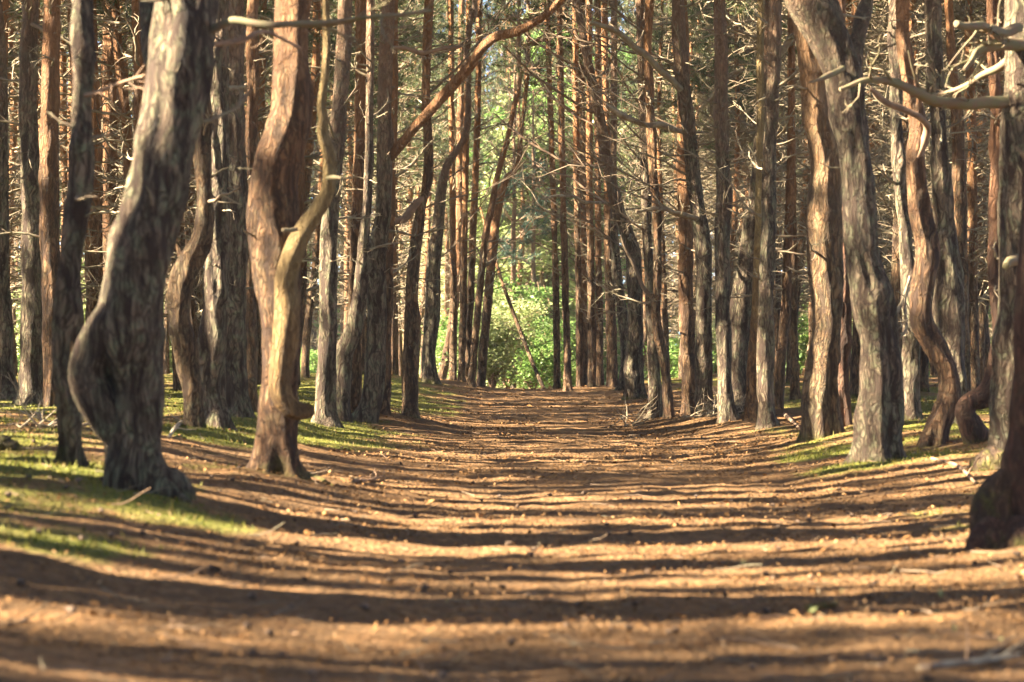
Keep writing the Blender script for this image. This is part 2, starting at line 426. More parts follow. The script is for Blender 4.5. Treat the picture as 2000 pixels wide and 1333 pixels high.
TREES = []      # (x, y, radius) already taken
def pine(label, bark, pts, limbs=(), tw=14, twl=(.12, .7), d=None, seed=0, wood=(), top=11.5, name='pine_tree', group='pines lining the path', sway=.12, extend=True, twm='twig', bias=None, flare=.7, scale_up=0.985, live=None, sweeps=0, sgn=-1):
    pts = parse(pts); rng = np.random.default_rng(seed + 17)
    if d is None: d = hit(pts[0][0], pts[0][1])
    near = d < 27
    zs = [CH + (HY - p[1]) / F * d for p in pts]
    P, R = [], []
    for i, (px, py, w) in enumerate(pts):
        off = sway * float(vnoise(seed * 3.1, 0, zs[i] * .6, 7)) if i else 0
        P.append(at(px, py, d + off)); R.append(w / 2 / F * d)
    base = P[0].copy(); base[2] = float(base_ground(base[0], base[1]))
    BUMPS.append((base[0], base[1], .035 + .02 * rng.random(), .55 + R[0] * 2))
    P.insert(0, base - np.array([(P[1][0] - P[0][0]) * .3, 0, .25])); R.insert(0, R[0] * 1.02)
    root = empty(name, base)
    prop(root, label, 'pine tree', group)
    topP = P[-1].copy()
    if extend:
        dx = (P[-1] - P[-2]); dx /= np.linalg.norm(dx); r = R[-1]
        z = P[-1][2]
        while z < top - 4.2:
            dx = dx * .75 + np.array([0, 0, .25]); dx += rng.normal(0, .05, 3); dx /= np.linalg.norm(dx)
            P.append(P[-1] + dx * .8); r *= .93; R.append(max(r, .05)); z = P[-1][2]
    ds = .025 if near else .06
    Pf, Rf = resample(P, R, ds)
    mb = MB()
    sweep(mb, Pf, Rf, 64 if near else 26, amp=(.02 if near else .012), lump=.10, flare=flare, seed=seed + 1)
    nr = '_near' if d < 20 else ''
    link('trunk', mb.mesh('trunk', [M[bark + nr]], origin=base), root)
    for li, lm in enumerate(limbs):
        mat, lp = lm[0], parse(lm[1]); nm = lm[2] if len(lm) > 2 else 'branch'
        o0 = lm[3] if len(lm) > 3 else 0.0; o1 = lm[4] if len(lm) > 4 else rng.uniform(-.5, .3)
        sw = sway * float(vnoise(seed * 3.1, 0, (CH + (HY - lp[0][1]) / F * d) * .6, 7)); o0 += sw; o1 += sw
        LP = [at(a, b, d + o0 + (o1 - o0) * i / (len(lp) - 1)) for i, (a, b, c) in enumerate(lp)]
        LR = [c / 2 / F * d for a, b, c in lp]
        Lf, Lr = resample(LP, LR, .03 if near else .06)
        big = max(LR) > .05
        if not big:
            q = np.arange(len(Lf)) * (.03 if near else .06)
            Lf = Lf + np.stack([vnoise(q * 5, li, 1, seed), vnoise(q * 5, li, 2, seed), vnoise(q * 5, li, 3, seed)], 1) * (np.clip(Lr, 0, .03) * .9)[:, None]
        mb = MB()
        sweep(mb, Lf, Lr, 24 if big else 10, amp=(.009 if big else .0015), lump=.14 if big else .3, seed=seed + li + 40)
        if not big:
            for _ in range(7 if nm == 'branch' else 0):
                k = rng.integers(len(Lf) // 5, len(Lf) - 2)
                dd = Lf[k + 1] - Lf[k]; dd = dd / np.linalg.norm(dd) + rng.normal(0, .55, 3)
                dead_branch(rng, mb, Lf[k], dd, rng.uniform(.12, .5), max(.004, Lr[k] * .45), 0, 2)
        link(nm, mb.mesh(nm, [M.get(mat + nr, M[mat])], origin=base), root)
    for lm in wood:
        lp = parse(lm)
        Lf, Lr = resample([at(a, b, d - (R[1] * .85)) for a, b, c in lp], [c / 2 / F * d for a, b, c in lp], .03)
        mb = MB(); sweep(mb, Lf, Lr, 16, amp=.004, lump=.2, seed=seed + 77)
        link('bare_wood', mb.mesh('bare_wood', [M['wood']], origin=base), root)
    if tw:
        mb = MB()
        ztop = CH + HY / F * d + .8
        twigs_on(rng, mb, Pf, Rf, base[2] + (1.3 if near else 1.6), ztop, tw, twl[0], twl[1], 0, 3, bias)
        idx = np.nonzero((Pf[:, 2] > base[2] + 2.6) & (Pf[:, 2] < ztop))[0]
        for q in range(sweeps):                      # long bare branches reaching out over the path
            k = idx[int(len(idx) * (q + rng.random()) / sweeps)]
            dead_branch(rng, mb, Pf[k], (np.sign(sgn), rng.uniform(-.8, .5), rng.uniform(.35, .95)), rng.uniform(1.4, 2.8), rng.uniform(.012, .02), 1, 6, 4, .09, .0)
        if mb.n: prop(link('twigs', mb.mesh('twigs', [M[twm], M['dark']], origin=base), root), kind='stuff')
    if live is not None:
        mb = MB(); crown(rng, mb, Pf, Rf, base[2] + live[0], min(Pf[-1][2], 11), live[1], 2.2, 9, 18, .15, .02, bias=bias)
        link('live_branches', mb.mesh('live_branches', [M['fresh'], M['limb']], origin=base), root)
    if extend:
        c = link('crown', TOPS[seed % 3 + 3], root); c.location = Pf[-1] - base - np.array([0, 0, .15]); c.rotation_euler = (0, 0, seed * 1.7)
    TREES.append((base[0], base[1], .55))
    print('TREE %-60s d=%.1f dia=%.2f x=%.1f' % (label[:60], d, pts[min(2, len(pts) - 1)][2] / F * d, base[0]))
    return root

LEFT = [
 ("thick grey lichened pine with a hollow elbow loop low on its trunk", 'grey',
  "275,978,124 267,935,106 263,875,100 268,800,104 270,744,97 255,660,126 255,612,120 272,500,114 305,375,110 327,262,106 349,150,116 362,0,112 372,-150,100",
  [('grey', "272,898,36 246,866,60 214,822,72 186,777,78 169,735,72 182,690,74 214,645,84 246,595,76", 'crooked_limb', -.05, -.05),
   ('olive', "400,60,15 450,46,15 520,52,14 600,46,13 700,40,10 770,27,9 845,20,6", 'branch', 0, -.4),
   ('grey', "322,180,40 300,100,46 292,0,44 285,-120,40", 'limb', .1, .5),
   ('grey', "318,960,44 350,978,26 372,992,14", 'root', 0, -.15),
   ('limb', "400,85,10 470,80,9 520,62,6 590,95,5", 'branch', .1, .8)], 10, (.1, .45), {}),
 ("slim grey pine with a torn strip of bare orange wood", 'grey',
  "136,926,46 134,860,38 133,762,36 130,687,42 132,631,44 140,500,40 156,375,39 163,187,38 166,0,36",
  [('limb', "150,190,9 200,175,8 240,160,6 285,147,4", 'branch')], 12, (.1, .5), dict(wood=("134,630,12 136,680,22 138,740,27 141,810,24 143,880,20 144,915,12",))),
 ("straight grey fissured pine beside the slim torn-bark pine", 'grey', "60,802,52 62,700,46 65,500,43 60,375,37 56,187,33 58,0,31", [('twig', "40,40,8 90,60,9 130,75,8 160,100,6", 'branch')], 22, (.15, .8), {}),
 ("dark pine at the left edge bowing outwards from its foot", 'grey', "26,792,40 12,720,32 6,600,30 4,480,28 2,300,26 0,100,24", (), 16, (.15, .7), {}),
 ("dim brown pine close behind the straight grey fissured pine", 'red', "104,803,36 100,650,32 97,450,36 96,300,36 100,100,32 102,0,30", (), 20, (.15, .8), {}),
 ("sunlit flaky pine half hidden behind the elbowed pine", 'far', "194,772,38 188,690,32 184,600,32 179,480,26 184,300,24 180,100,22 178,0,22", (), 24, (.2, .9), {}),
 ("reddish straight pine rising behind the elbowed pine", 'red', "222,770,30 218,600,30 216,400,28 215,200,27 214,0,26", (), 26, (.2, .9), {}),
 ("pine whose pale trunk swerves in an S before it rises", 'amber',
  "379,843,28 374,762,34 364,687,42 351,631,38 350,575,40 357,537,42 374,506,42 394,470,36 400,420,30 396,300,28 400,150,26 402,0,24", (), 12, (.15, .6), {}),
 ("broad grey pine on a bright green moss mound", 'grey', "415,845,58 414,760,49 414,687,48 422,560,44 424,430,42 424,250,40 424,100,38 426,0,36",
  [('twig', "430,170,10 455,172,10 480,168,5", 'stub')], 16, (.12, .6), {}),
 ("olive brown pine pressed against the mossy mound pine", 'grey', "462,824,50 460,750,41 458,687,42 460,500,42 460,300,40 455,150,38 458,0,36", (), 18, (.12, .6), {}),
 ("thin pale pine between the mossy mound pine and the red one", 'far', "484,818,30 488,700,28 486,560,24 490,400,22 492,200,20 495,0,20", (), 24, (.2, .8), {}),
 ("red-brown swaying pine holding a honey coloured snaking limb", 'red',
  "540,940,96 540,900,86 543,825,72 545,750,66 549,675,66 546,600,74 537,500,86 535,400,90 545,320,90 562,260,78 571,200,68 573,100,66 572,0,64 572,-150,58",
  [('gold', "610,799,24 597,805,30 576,803,37 555,786,40 546,754,41 550,712,44 556,665,47 560,600,42 559,544,36 575,487,38 597,445,34 622,410,28 640,375,24 645,337,23 643,300,22 631,262,19 632,232,16 627,206,13 637,112,11 637,0,9", 'snaking_limb', -.21, -.25),
   ('limb', "585,210,12 600,180,8 590,150,7 585,110,5", 'stub'), ('olive', "640,345,9 652,343,8 668,347,5", 'stub', -.25, -.4), ('olive', "580,452,8 565,453,6 553,452,5", 'stub', -.25, -.5)], 8, (.1, .35), {}),
 ("grey-green upright pine just right of the snaking limb", 'grey', "634,842,54 636,780,40 641,637,34 641,500,32 645,430,34 655,300,30 668,150,28 675,0,26", (), 22, (.15, .7), {}),
 ("forked pine bending right with a thin raised arm", 'grey', "668,833,30 668,760,30 672,690,34 688,655,34 700,600,30 706,540,24 712,450,19 720,360,16 722,200,14 724,0,13", (), 22, (.15, .6), {}),
 ("dark straight pine behind the forked pine", 'red', "694,818,26 692,700,25 694,560,24 698,400,22 704,200,20 706,0,19", (), 26, (.2, .8), {}),
 ("leaning pine that throws one long red branch over the path", 'grey', "707,833,42 722,790,40 732,730,40 736,637,36 736,500,34 748,412,30 752,300,30 752,150,26 758,0,24",
  [('red', "762,310,18 800,262,18 850,205,18 890,160,18 917,130,17 940,95,16 970,72,16 1010,62,15 1050,40,14 1092,5,13 1120,-40,12", 'branch', 0, -1.2),
   ('limb', "760,90,8 800,98,8 850,100,8 900,88,6", 'branch')], 24, (.2, .8), {}),
 ("short-footed slim pine beside the leaning pine", 'red', "750,827,26 750,780,24 753,740,20 757,600,18 762,420,16 768,200,15 770,0,14", (), 24, (.2, .8), {}),
 ("orange-topped pine standing alone on the mossy bank", 'far', "800,826,30 802,712,30 805,637,30 806,562,24 812,487,22 820,420,20 834,360,18 837,300,17 832,187,16 838,0,16",
  [('limb', "835,375,12 815,400,14 790,425,14 772,435,12 760,450,8", 'branch')], 30, (.2, 1.0), dict(sweeps=4, sgn=1)),
 ("grey crooked pine on the bank ending in a thin twisted top", 'grey', "840,752,30 838,690,26 843,625,30 848,512,26 856,437,22 862,375,18 872,325,14 895,290,12 912,250,11 915,150,10 910,112,10 922,20,9", (), 30, (.2, 1.0), dict(sweeps=5, sgn=1)),
 ("dark pine leaning right at the crest of the bank", 'red', "863,742,17 879,662,18 889,587,16 895,512,14 897,400,13 899,250,12 902,0,11", (), 36, (.2, 1.2), dict(sweeps=5, sgn=1)),
]
CREST_L = [
 ("slender orange pine at the crest, outermost of the left edge", 'far', "884,748,14 886,600,13 884,400,12 880,0,11"),
 ("slender orange pine at the crest, second from the left edge", 'far', "900,755,14 905,600,13 908,400,12 912,200,11 916,0,10"),
 ("slender sunlit pine at the crest, third from the left edge", 'far', "911,758,14 917,620,14 924,450,13 932,250,11 936,0,10"),
 ("sunlit pine tilting over the path beside the green bush", 'far', "920,760,13 930,640,13 938,560,13 948,460,13 961,400,12 972,340,11 986,290,9 998,240,8"),
 ("honey coloured pine leaning above the bush into the opening", 'far', "938,762,16 948,640,17 957,540,18 966,450,17 976,390,15 990,350,12 1010,325,10 1018,260,8 1026,190,7"),
]
RIGHT = [
 ("massive mossy-footed pine on the right edge, nearest of all", 'darkred',
  "1978,1080,116 1985,1030,98 1990,985,82 1994,930,64 2000,850,55 2006,750,52 2015,600,54 2030,400,50 2040,200,48",
  [('mossy', "1966,1084,104 1946,1056,96 1938,1020,88 1940,985,80 1954,952,66 1978,925,48", 'burl', -.03, .0)], 4, (.1, .3), {}),
 ("dark pine at the right edge spreading thick mossy branches", 'grey', "1960,908,56 1962,815,48 1970,700,56 1980,600,58 1985,500,62 1987,380,70 1994,260,70 2000,100,70 2003,0,68",
  [('olive', "1975,207,22 1930,205,21 1860,200,19 1800,186,18 1745,165,16 1690,160,12 1640,172,7", 'branch', 0, -.6),
   ('olive', "1990,85,26 1950,88,22 1915,100,14 1880,140,9", 'branch', -.1, -.5),
   ('olive', "1990,60,20 1950,56,17 1910,50,15 1868,46,12", 'branch', -.2, -.9),
   ('olive', "1990,110,18 1940,140,14 1885,172,10 1825,186,6", 'branch', -.1, .6),
   ('olive', "1990,500,18 1975,512,18 1968,524,14", 'stub', -.3, -.5)], 5, (.1, .35), {}),
 ("grey pine with a swollen wavy foot and top veering left", 'grey',
  "1717,915,84 1716,880,80 1716,815,86 1718,725,76 1717,657,67 1704,590,76 1685,500,62 1675,375,58 1668,300,60 1657,225,66 1648,150,72 1622,75,76 1582,0,82 1545,-80,78",
  [('grey', "1655,170,32 1672,100,30 1684,40,28 1692,0,26 1700,-80,22", 'limb', .05, .4), ('olive', "1645,130,13 1625,148,12 1600,158,7 1580,162,3", 'stub', -.15, -.6)], 7, (.1, .4), {}),
 ("amber-sided pine with twisted base on the mossy hummock", 'amber',
  "1609,866,62 1604,820,66 1603,787,68 1609,712,62 1618,637,55 1612,525,60 1610,450,66 1612,375,62 1612,318,56 1598,243,54 1590,170,52 1580,75,50 1570,0,48", (), 10, (.1, .5), {}),
 ("dark pine standing directly behind the amber-sided pine", 'darkred', "1644,850,30 1646,700,30 1648,500,30 1646,300,28 1640,100,26 1638,0,25", (), 16, (.15, .7), {}),
 ("red S-curved pine with a hooked branch", 'red',
  "1822,882,50 1832,840,42 1844,810,40 1853,770,37 1850,725,37 1829,680,42 1803,635,42 1797,590,39 1805,540,40 1812,490,40 1797,412,36 1790,350,35 1788,300,30 1792,243,28 1774,150,26 1764,75,23 1764,0,22",
  [('limb', "1788,310,13 1806,280,15 1812,252,14 1800,228,13 1770,214,12 1735,200,11 1700,172,8", 'hooked_branch', -.05, -.4)], 8, (.1, .45), {}),
 ("fluted grey pine right behind the red S-curved pine", 'grey', "1868,840,38 1862,740,46 1856,640,56 1853,560,54 1848,500,46 1842,400,36 1836,300,31 1827,150,30 1822,0,30", (), 14, (.15, .6), {}),
 ("slim pine with kinked top behind the fluted grey one", 'far', "1882,800,26 1878,600,28 1873,400,26 1872,250,24 1862,150,18 1855,50,16 1852,0,15", (), 20, (.2, .8), {}),
 ("short grey trunked pine hung with pale dead twigs", 'grey', "1779,838,36 1777,760,31 1780,680,29 1776,600,25 1768,450,23 1756,300,22 1748,100,20 1745,0,19",
  [('pale', "1776,560,7 1762,585,8 1752,615,8 1745,650,5", 'branch', -.1, -.4), ('pale', "1776,540,6 1768,600,6 1772,640,6 1758,662,4", 'branch', -.1, -.6)], 22, (.2, .8), {}),
 ("mossy U-bent pine kneeling to the ground and rising again", 'darkred', "1918,876,56 1900,838,46 1886,806,36 1896,786,32 1918,776,34 1938,750,33 1946,708,30 1948,650,25 1946,550,22 1945,420,20 1944,250,19 1940,100,17 1938,0,16", (), 10, (.15, .5), dict(flare=.1)),
 ("grey pine standing in the brush pile by the path", 'grey', "1426,842,42 1418,780,30 1415,700,28 1412,600,27 1411,450,27 1414,375,28 1408,225,26 1409,110,23 1406,0,21", (), 30, (.2, 1.0), {}),
 ("furrowed pine with pale sunlit flank left of the brush pile", 'grey', "1378,832,42 1376,760,33 1374,700,32 1375,600,30 1375,500,30 1365,420,28 1352,330,26 1344,240,26 1332,150,26 1327,75,26 1324,0,25",
  [('twig', "1334,175,10 1290,140,12 1240,90,11 1200,62,10 1150,45,7", 'branch', -.1, -.8), ('twig', "1362,425,9 1330,415,9 1290,408,8 1240,412,5", 'branch', -.1, -.8)], 34, (.2, 1.0), dict(sweeps=4)),
 ("reddish pine tucked left of the furrowed pine", 'red', "1346,828,30 1346,712,27 1341,637,27 1339,560,28 1340,450,28 1335,330,26 1334,100,22 1330,0,20", (), 34, (.2, 1.0), dict(sweeps=5)),
 ("slender orange pine with a serpentine stem and side fork", 'far', "1306,834,19 1304,780,18 1301,740,18 1295,700,17 1285,656,18 1281,620,16 1281,590,15 1284,550,14 1284,500,14 1283,412,16 1276,340,15 1272,262,17 1268,180,17 1266,112,15 1268,0,14",
  [('dark', "1282,598,10 1272,578,9 1258,560,8 1245,532,7 1226,497,5 1212,460,3", 'limb', 0, .2), ('pale', "1350,262,9 1290,245,11 1250,240,10 1210,222,10 1185,210,8", 'branch', -.2, -.9)], 34, (.2, 1.0), dict(sweeps=5)),
 ("stocky low pine at the foot of the serpentine pine", 'grey', "1281,828,25 1279,760,24 1276,700,21 1272,600,19 1262,400,18 1256,200,17 1250,0,16", (), 34, (.2, 1.0), dict(sweeps=5)),
 ("pine with a dark swollen foot arching left over the path", 'grey', "1243,784,33 1237,730,38 1240,690,33 1241,620,30 1240,560,30 1236,500,28 1222,450,26 1208,412,24 1190,337,20 1178,262,18 1163,187,18 1150,130,17 1133,40,14 1128,0,13",
  [('limb', "1160,221,5.0 1119,199,5.0 1062,161,4.3 1010,116,3.7 980,86,2.5", 'branch', 0, -1.5), ('limb', "1180,325,5.6 1111,319,5.0 1062,296,4.3 1010,259,3.7 965,221,2.5", 'branch', 0, 1.2),
   ('limb', "1150,140,4.3 1085,109,4.3 1025,67,3.1 990,30,2.5", 'branch', 0, -.6), ('pale', "1195,400,5.6 1150,395,5.6 1100,383,5.6 1055,388,3.7", 'branch', 0, -.9),
   ('limb', "1172,250,4.3 1130,230,4.3 1080,190,3.7 1045,140,3.1 1020,90,2.5", 'branch', 0, 1.6), ('limb', "1205,410,4.3 1160,380,4.3 1110,345,3.7 1060,330,3.1 1030,305,1.9", 'branch', 0, 2.0)], 40, (.3, 1.3), dict(sweeps=6)),
 ("big grey pine slanting right as it climbs", 'grey', "1446,828,46 1440,750,38 1443,675,36 1450,600,44 1460,525,41 1470,450,40 1488,337,40 1496,225,39 1498,112,32 1501,0,26",
  [('twig', "1490,120,11 1520,105,12 1545,70,12 1570,60,8", 'branch'), ('twig', "1455,130,9 1420,150,10 1395,180,9 1370,210,6", 'branch')], 30, (.2, .9), {}),
 ("golden flanked slim pine between two grey furrowed pines", 'gold', "1465,841,29 1468,760,23 1472,690,18 1476,600,15 1482,450,14 1484,300,13 1486,0,12", (), 20, (.2, .8), {}),
 ("upright furrowed pine beside the golden flanked one", 'grey', "1498,844,42 1494,780,33 1495,712,31 1497,600,29 1500,450,28 1504,300,26 1512,100,24 1515,0,22", (), 30, (.2, .9), {}),
 ("thin dark pine curving away behind the furrowed pine", 'red', "1519,815,15 1526,700,17 1535,600,17 1540,450,14 1545,300,13 1548,0,12", (), 34, (.2, .9), {}),
 ("pine with a glaring white sunlit flank deep on the right", 'far', "1553,788,15 1551,700,14 1551,600,13 1549,400,12 1546,200,11 1545,0,10", (), 34, (.2, 1.0), {}),
 ("smooth sunlit pine at the right end of the crest", 'far', "1197,764,21 1194,650,20 1190,500,18 1187,400,15 1184,250,13 1180,0,12", (), 44, (.3, 1.3), dict(sweeps=6)),
 ("wavy trunked pine behind the arching pine", 'grey', "1211,766,16 1222,700,18 1214,600,20 1205,540,18 1200,450,15 1198,300,13 1200,0,12", (), 44, (.3, 1.3), dict(sweeps=5)),
]
CREST_R = [
 ("slim pine at the crest, innermost of the right edge", 'far', "1089,766,13 1086,600,12 1082,420,11 1076,250,10 1068,0,9"),
 ("slim pine at the crest, second outwards on the right", 'red', "1109,768,15 1106,620,13 1101,450,12 1096,200,11 1092,0,10"),
 ("slim pine at the crest, third outwards on the right", 'far', "1132,767,13 1131,600,12 1127,430,11 1123,0,10"),
 ("slim pine at the crest, fourth outwards on the right", 'red', "1145,766,13 1141,600,12 1139,400,12 1136,0,11"),
 ("slim pine at the crest, fifth outwards on the right", 'far', "1157,766,15 1155,600,14 1152,400,13 1150,0,11"),
 ("slim pine at the crest, sixth outwards on the right", 'red', "1172,765,14 1170,600,13 1168,400,12 1168,0,11"),
]
n = 1
for side in (LEFT, RIGHT):
    for lab, bk, pts, limbs, tw, twl, kw in side:
        n += 1
        pine(lab, bk, pts, limbs, tw, twl, seed=n, **kw)
for lst, b in ((CREST_L, np.array([.9, 0, .5])), (CREST_R, np.array([-.9, 0, .5]))):
    for lab, bk, pts in lst:
        n += 1
        p0 = parse(pts)[0]
        pine(lab, bk, pts, (), 26, (.3, 1.5), d=hit(p0[0], p0[1], 5, 60) + (n % 3) * .9, seed=n, sway=.3, bias=b, sweeps=2, sgn=b[0])

# ------------------------------------------------------------------ thin dead pole leaning across the opening
def pole():
    pts = parse("1066,769,8 1048,728,8 1025,670,8 987,569,7 968,510,7 950,449,6 938,405,4")
    d = 58.5; P, R = resample([at(a, b, d + i * .35) for i, (a, b, c) in enumerate(pts)], [c / 2 / F * d for a, b, c in pts], .08)
    mb = MB(); sweep(mb, P, R, 10, .002, .08, seed=5)
    base = P[0]; root = empty('dead_pole', base)
    prop(root, 'thin bare dead trunk leaning across the opening above the bush', 'dead tree')
    link('trunk', mb.mesh('trunk', [M['far']], origin=base), root)
    mb = MB(); rng = np.random.default_rng(4); twigs_on(rng, mb, P, R, 1.5, 9, 14, .2, .7)
    prop(link('twigs', mb.mesh('twigs', [M['twig']], origin=base), root), kind='stuff')
pole()

# ------------------------------------------------------------------ deep forest: archetypes, then copies
ARCH = []
KINDS = [('straight', .0, .15, 15), ('straight', .012, .135, 15.5), ('leaning', .045, .14, 14), ('bowed', .0, .16, 14), ('straight', -.01, .12, 14.5), ('bowed', .02, .15, 15), ('straight', .0, .17, 16), ('leaning', -.035, .13, 14)]
for k, (kind, lean, r, h) in enumerate(KINDS):
    rng = np.random.default_rng(300 + k)
    z = np.array([-.3, 0, .5, 1, 1.6, 2.3, 3.2, 4.5, 6, 7.5, 9, 10.5, 12, h - .8, h])
    a = .22 if kind == 'bowed' else .05
    x = a * np.sin(z * 1.15 + k) * np.exp(-np.maximum(z, 0) / 4) + lean * np.maximum(z, 0) + .10 * np.sin(z * .6 + k * 2)
    y = a * np.cos(z * .9 + k) * np.exp(-np.maximum(z, 0) / 4) + .08 * np.sin(z * .5 + k)
    P = np.stack([x - x[1], y - y[1], z], 1); R = r * .68 * np.interp(z, [-.3, 1, 7, h], [1.15, 1, .72, .15])
    Pf, Rf = resample(P, R, .12)
    t = MB(); sweep(t, Pf, Rf, 16, .006, .09, .35, seed=k + 60)
    w = MB(); twigs_on(rng, w, Pf, Rf, 1.5, 7.0, 130, .25, 1.6, 0, 5, None, 1.0); twigs_on(rng, w, Pf, Rf, 6.0, 11.5, 110, .4, 1.7, 0, 5, None, .95)
    wf = MB(); twigs_on(rng, wf, Pf, Rf, 1.5, 9.5, 85, .25, 1.5, 0, 4, None, 1.15)
    c = MB(); crown(rng, c, Pf, Rf, 6.4 + .4 * (k % 3), h, 52, 1.9, 10, 25, .17, .02)
    cs_ = MB(); crown(rng, cs_, Pf, Rf, 8.2 + .4 * (k % 3), h, 24, 1.6, 8, 12, .17, .018)
    ba = MB(); thin(ba, P, r * 1.45, .1, 9, 1); lo = MB(); thin(lo, P, r * .75, .04, 7, 1); (crown(rng, lo, Pf, Rf, 7.8, h, 24, 1.8, 7, 10, .26, .04, 0, 1))  # bare trunks: crownless and thickened to cast broad shadow bands from outside the view
    ARCH.append(dict(kind=kind, trunk=t.mesh('trunk', [M['far'] if k % 3 else M['red']]), twigs=w.mesh('twigs', [M['twig']]), few=wf.mesh('few_twigs', [M['twig']]), crown=c.mesh('crown', [M['needle'], M['limb']]), bare=ba, sparse=cs_.mesh('sparse_crown', [M['needle'], M['limb']]), low=lo))

WORD = {'straight': 'straight slim', 'leaning': 'slightly leaning slim', 'bowed': 'bow-footed slim'}
def forest_side(sgn, count, seed):
    rng = random.Random(seed); placed = 0; tries = 0
    side = 'left' if sgn < 0 else 'right'
    while placed < count and tries < 40000:
        tries += 1
        y = 27 + 88 * rng.random() ** .85
        edge = 3.0 + max(0, (46 - y)) * .12
        lim = .216 * y + .8
        if y > 72: edge = max(2.0, 3.0 - (y - 72) * .04)
        if lim < edge: continue
        x = sgn * rng.uniform(edge, lim) + (.72 if sgn > 0 else .2)
        if any((x - a) ** 2 + (y - b) ** 2 < 1.15 ** 2 for a, b, c in TREES): continue
        # keep the traced trees readable: no trunk right in front of them
        if y < 34 and any(abs(x / y - a / b) < .006 and b > y for a, b, c in TREES): continue
        if sgn < 0 and 45 < y < 58 and x < -2.8 and rng.random() < .8: continue
        if sgn < 0 and (57 < y < 70 or (73 < y < 112)) and x < -3.6: continue
        A = ARCH[rng.randrange(len(ARCH))]
        root = empty('pine_tree', (x, y, float(base_ground(x, y))), rng.uniform(0, 2 * PI), rng.uniform(.78, 1.1))
        dist = 'middle depths' if y < 55 else ('far depths' if y < 85 else 'farthest rows')
        prop(root, '%s pine trunk in the %s of the forest %s of the path' % (WORD[A['kind']], dist, side), 'pine tree', 'deep forest pines %s of the path' % side)
        for nm in ('trunk', 'twigs', 'crown'):
            o = link(nm, A[{'crown': 'sparse' if x < -8.5 else 'crown', 'twigs': 'few'}.get(nm, nm) if sgn < 0 and y < 100 else nm], root)
            if nm == 'twigs': o['kind'] = 'stuff'
        TREES.append((x, y, .5)); placed += 1
    print('FOREST', side, placed)
forest_side(-1, 122, 11)
forest_side(1, 134, 12)

# far end: pines beyond the crest closing the view
rng = random.Random(5)
for i, (px, d) in enumerate([(992, 96), (1027, 90)]):
    p = at(px, 0, d); A = ARCH[(i * 3) % 8]
    root = empty('pine_tree', (p[0], d, float(base_ground(p[0], d))), i * 2.1, .95 + .05 * (i % 3))
    prop(root, 'grey pine beyond the crest seen through the green opening', 'pine tree', 'pines closing the far opening')
    for nm in ('trunk', 'twigs', 'crown'):
        o = link(nm, A[nm], root)
        if nm == 'twigs': o['kind'] = 'stuff'

# ------------------------------------------------------------------ leafy bushes and broadleaf trees beyond the crest
def leaves(rng, cen, n, size, flat=.5):
    c = np.repeat(cen, n, 0) + rng.normal(0, 1, (len(cen) * n, 3)) * np.array([.17, .17, .10])
    m = len(c)
    a = rng.normal(0, 1, (m, 3)); a[:, 2] *= flat; a /= np.linalg.norm(a, axis=1)[:, None]
    b = np.cross(a, rng.normal(0, .5, (m, 3)) + np.array([0, 0, 1])); b /= np.linalg.norm(b, axis=1)[:, None]
    s = size * rng.uniform(.6, 1.2, (m, 1))
    V = np.stack([c, c + a * s * .5 + b * s * .3, c + a * s, c + a * s * .5 - b * s * .3], 1).reshape(-1, 3)
    return V, np.arange(m * 4).reshape(-1, 4)

def broadleaf(name, label, cat, x, y, h, rad, nclump, nleaf, size, mat, seed, zlow=.1, stems=5, group=None):
    rng = np.random.default_rng(seed); g = float(base_ground(x, y))
    root = empty(name, (x, y, g)); prop(root, label, cat, group)
    mb = MB(); cs = []
    for s in range(stems):
        a = rng.uniform(0, 2 * PI); sp = rad * (.75 if stems > 1 else .1)
        P = crooked(rng, (0, 0, -.05), (math.cos(a) * sp / h, math.sin(a) * sp / h, 1), h * rng.uniform(.75, 1), 9, .1, .05)
        thin(mb, P, .02 + .012 * h * (1 if stems > 1 else 1.6), .008, 6, 0)
        for b in range(int(nclump / stems)):
            k = rng.integers(1, 9); t = P[k][2] / h
            if t < zlow: continue
            a2 = rng.uniform(0, 2 * PI); L_ = rad * (1.1 - .7 * t) * rng.uniform(.3, 1)
            B = crooked(rng, P[k], (math.cos(a2), math.sin(a2), rng.uniform(.0, .5)), L_, 5, .15)
            thin(mb, B, .008, .003, 3, 0)
            for q in (2, 3, 4, 5): cs.append(B[q])
    V, Fc = leaves(rng, np.array(cs), nleaf, size)
    link('stem', mb.mesh('stem', [M['limb']]), root)
    m2 = MB(); m2.add(V, Fc, 0); link('foliage', m2.mesh('foliage', [M[mat]], smooth=False), root)

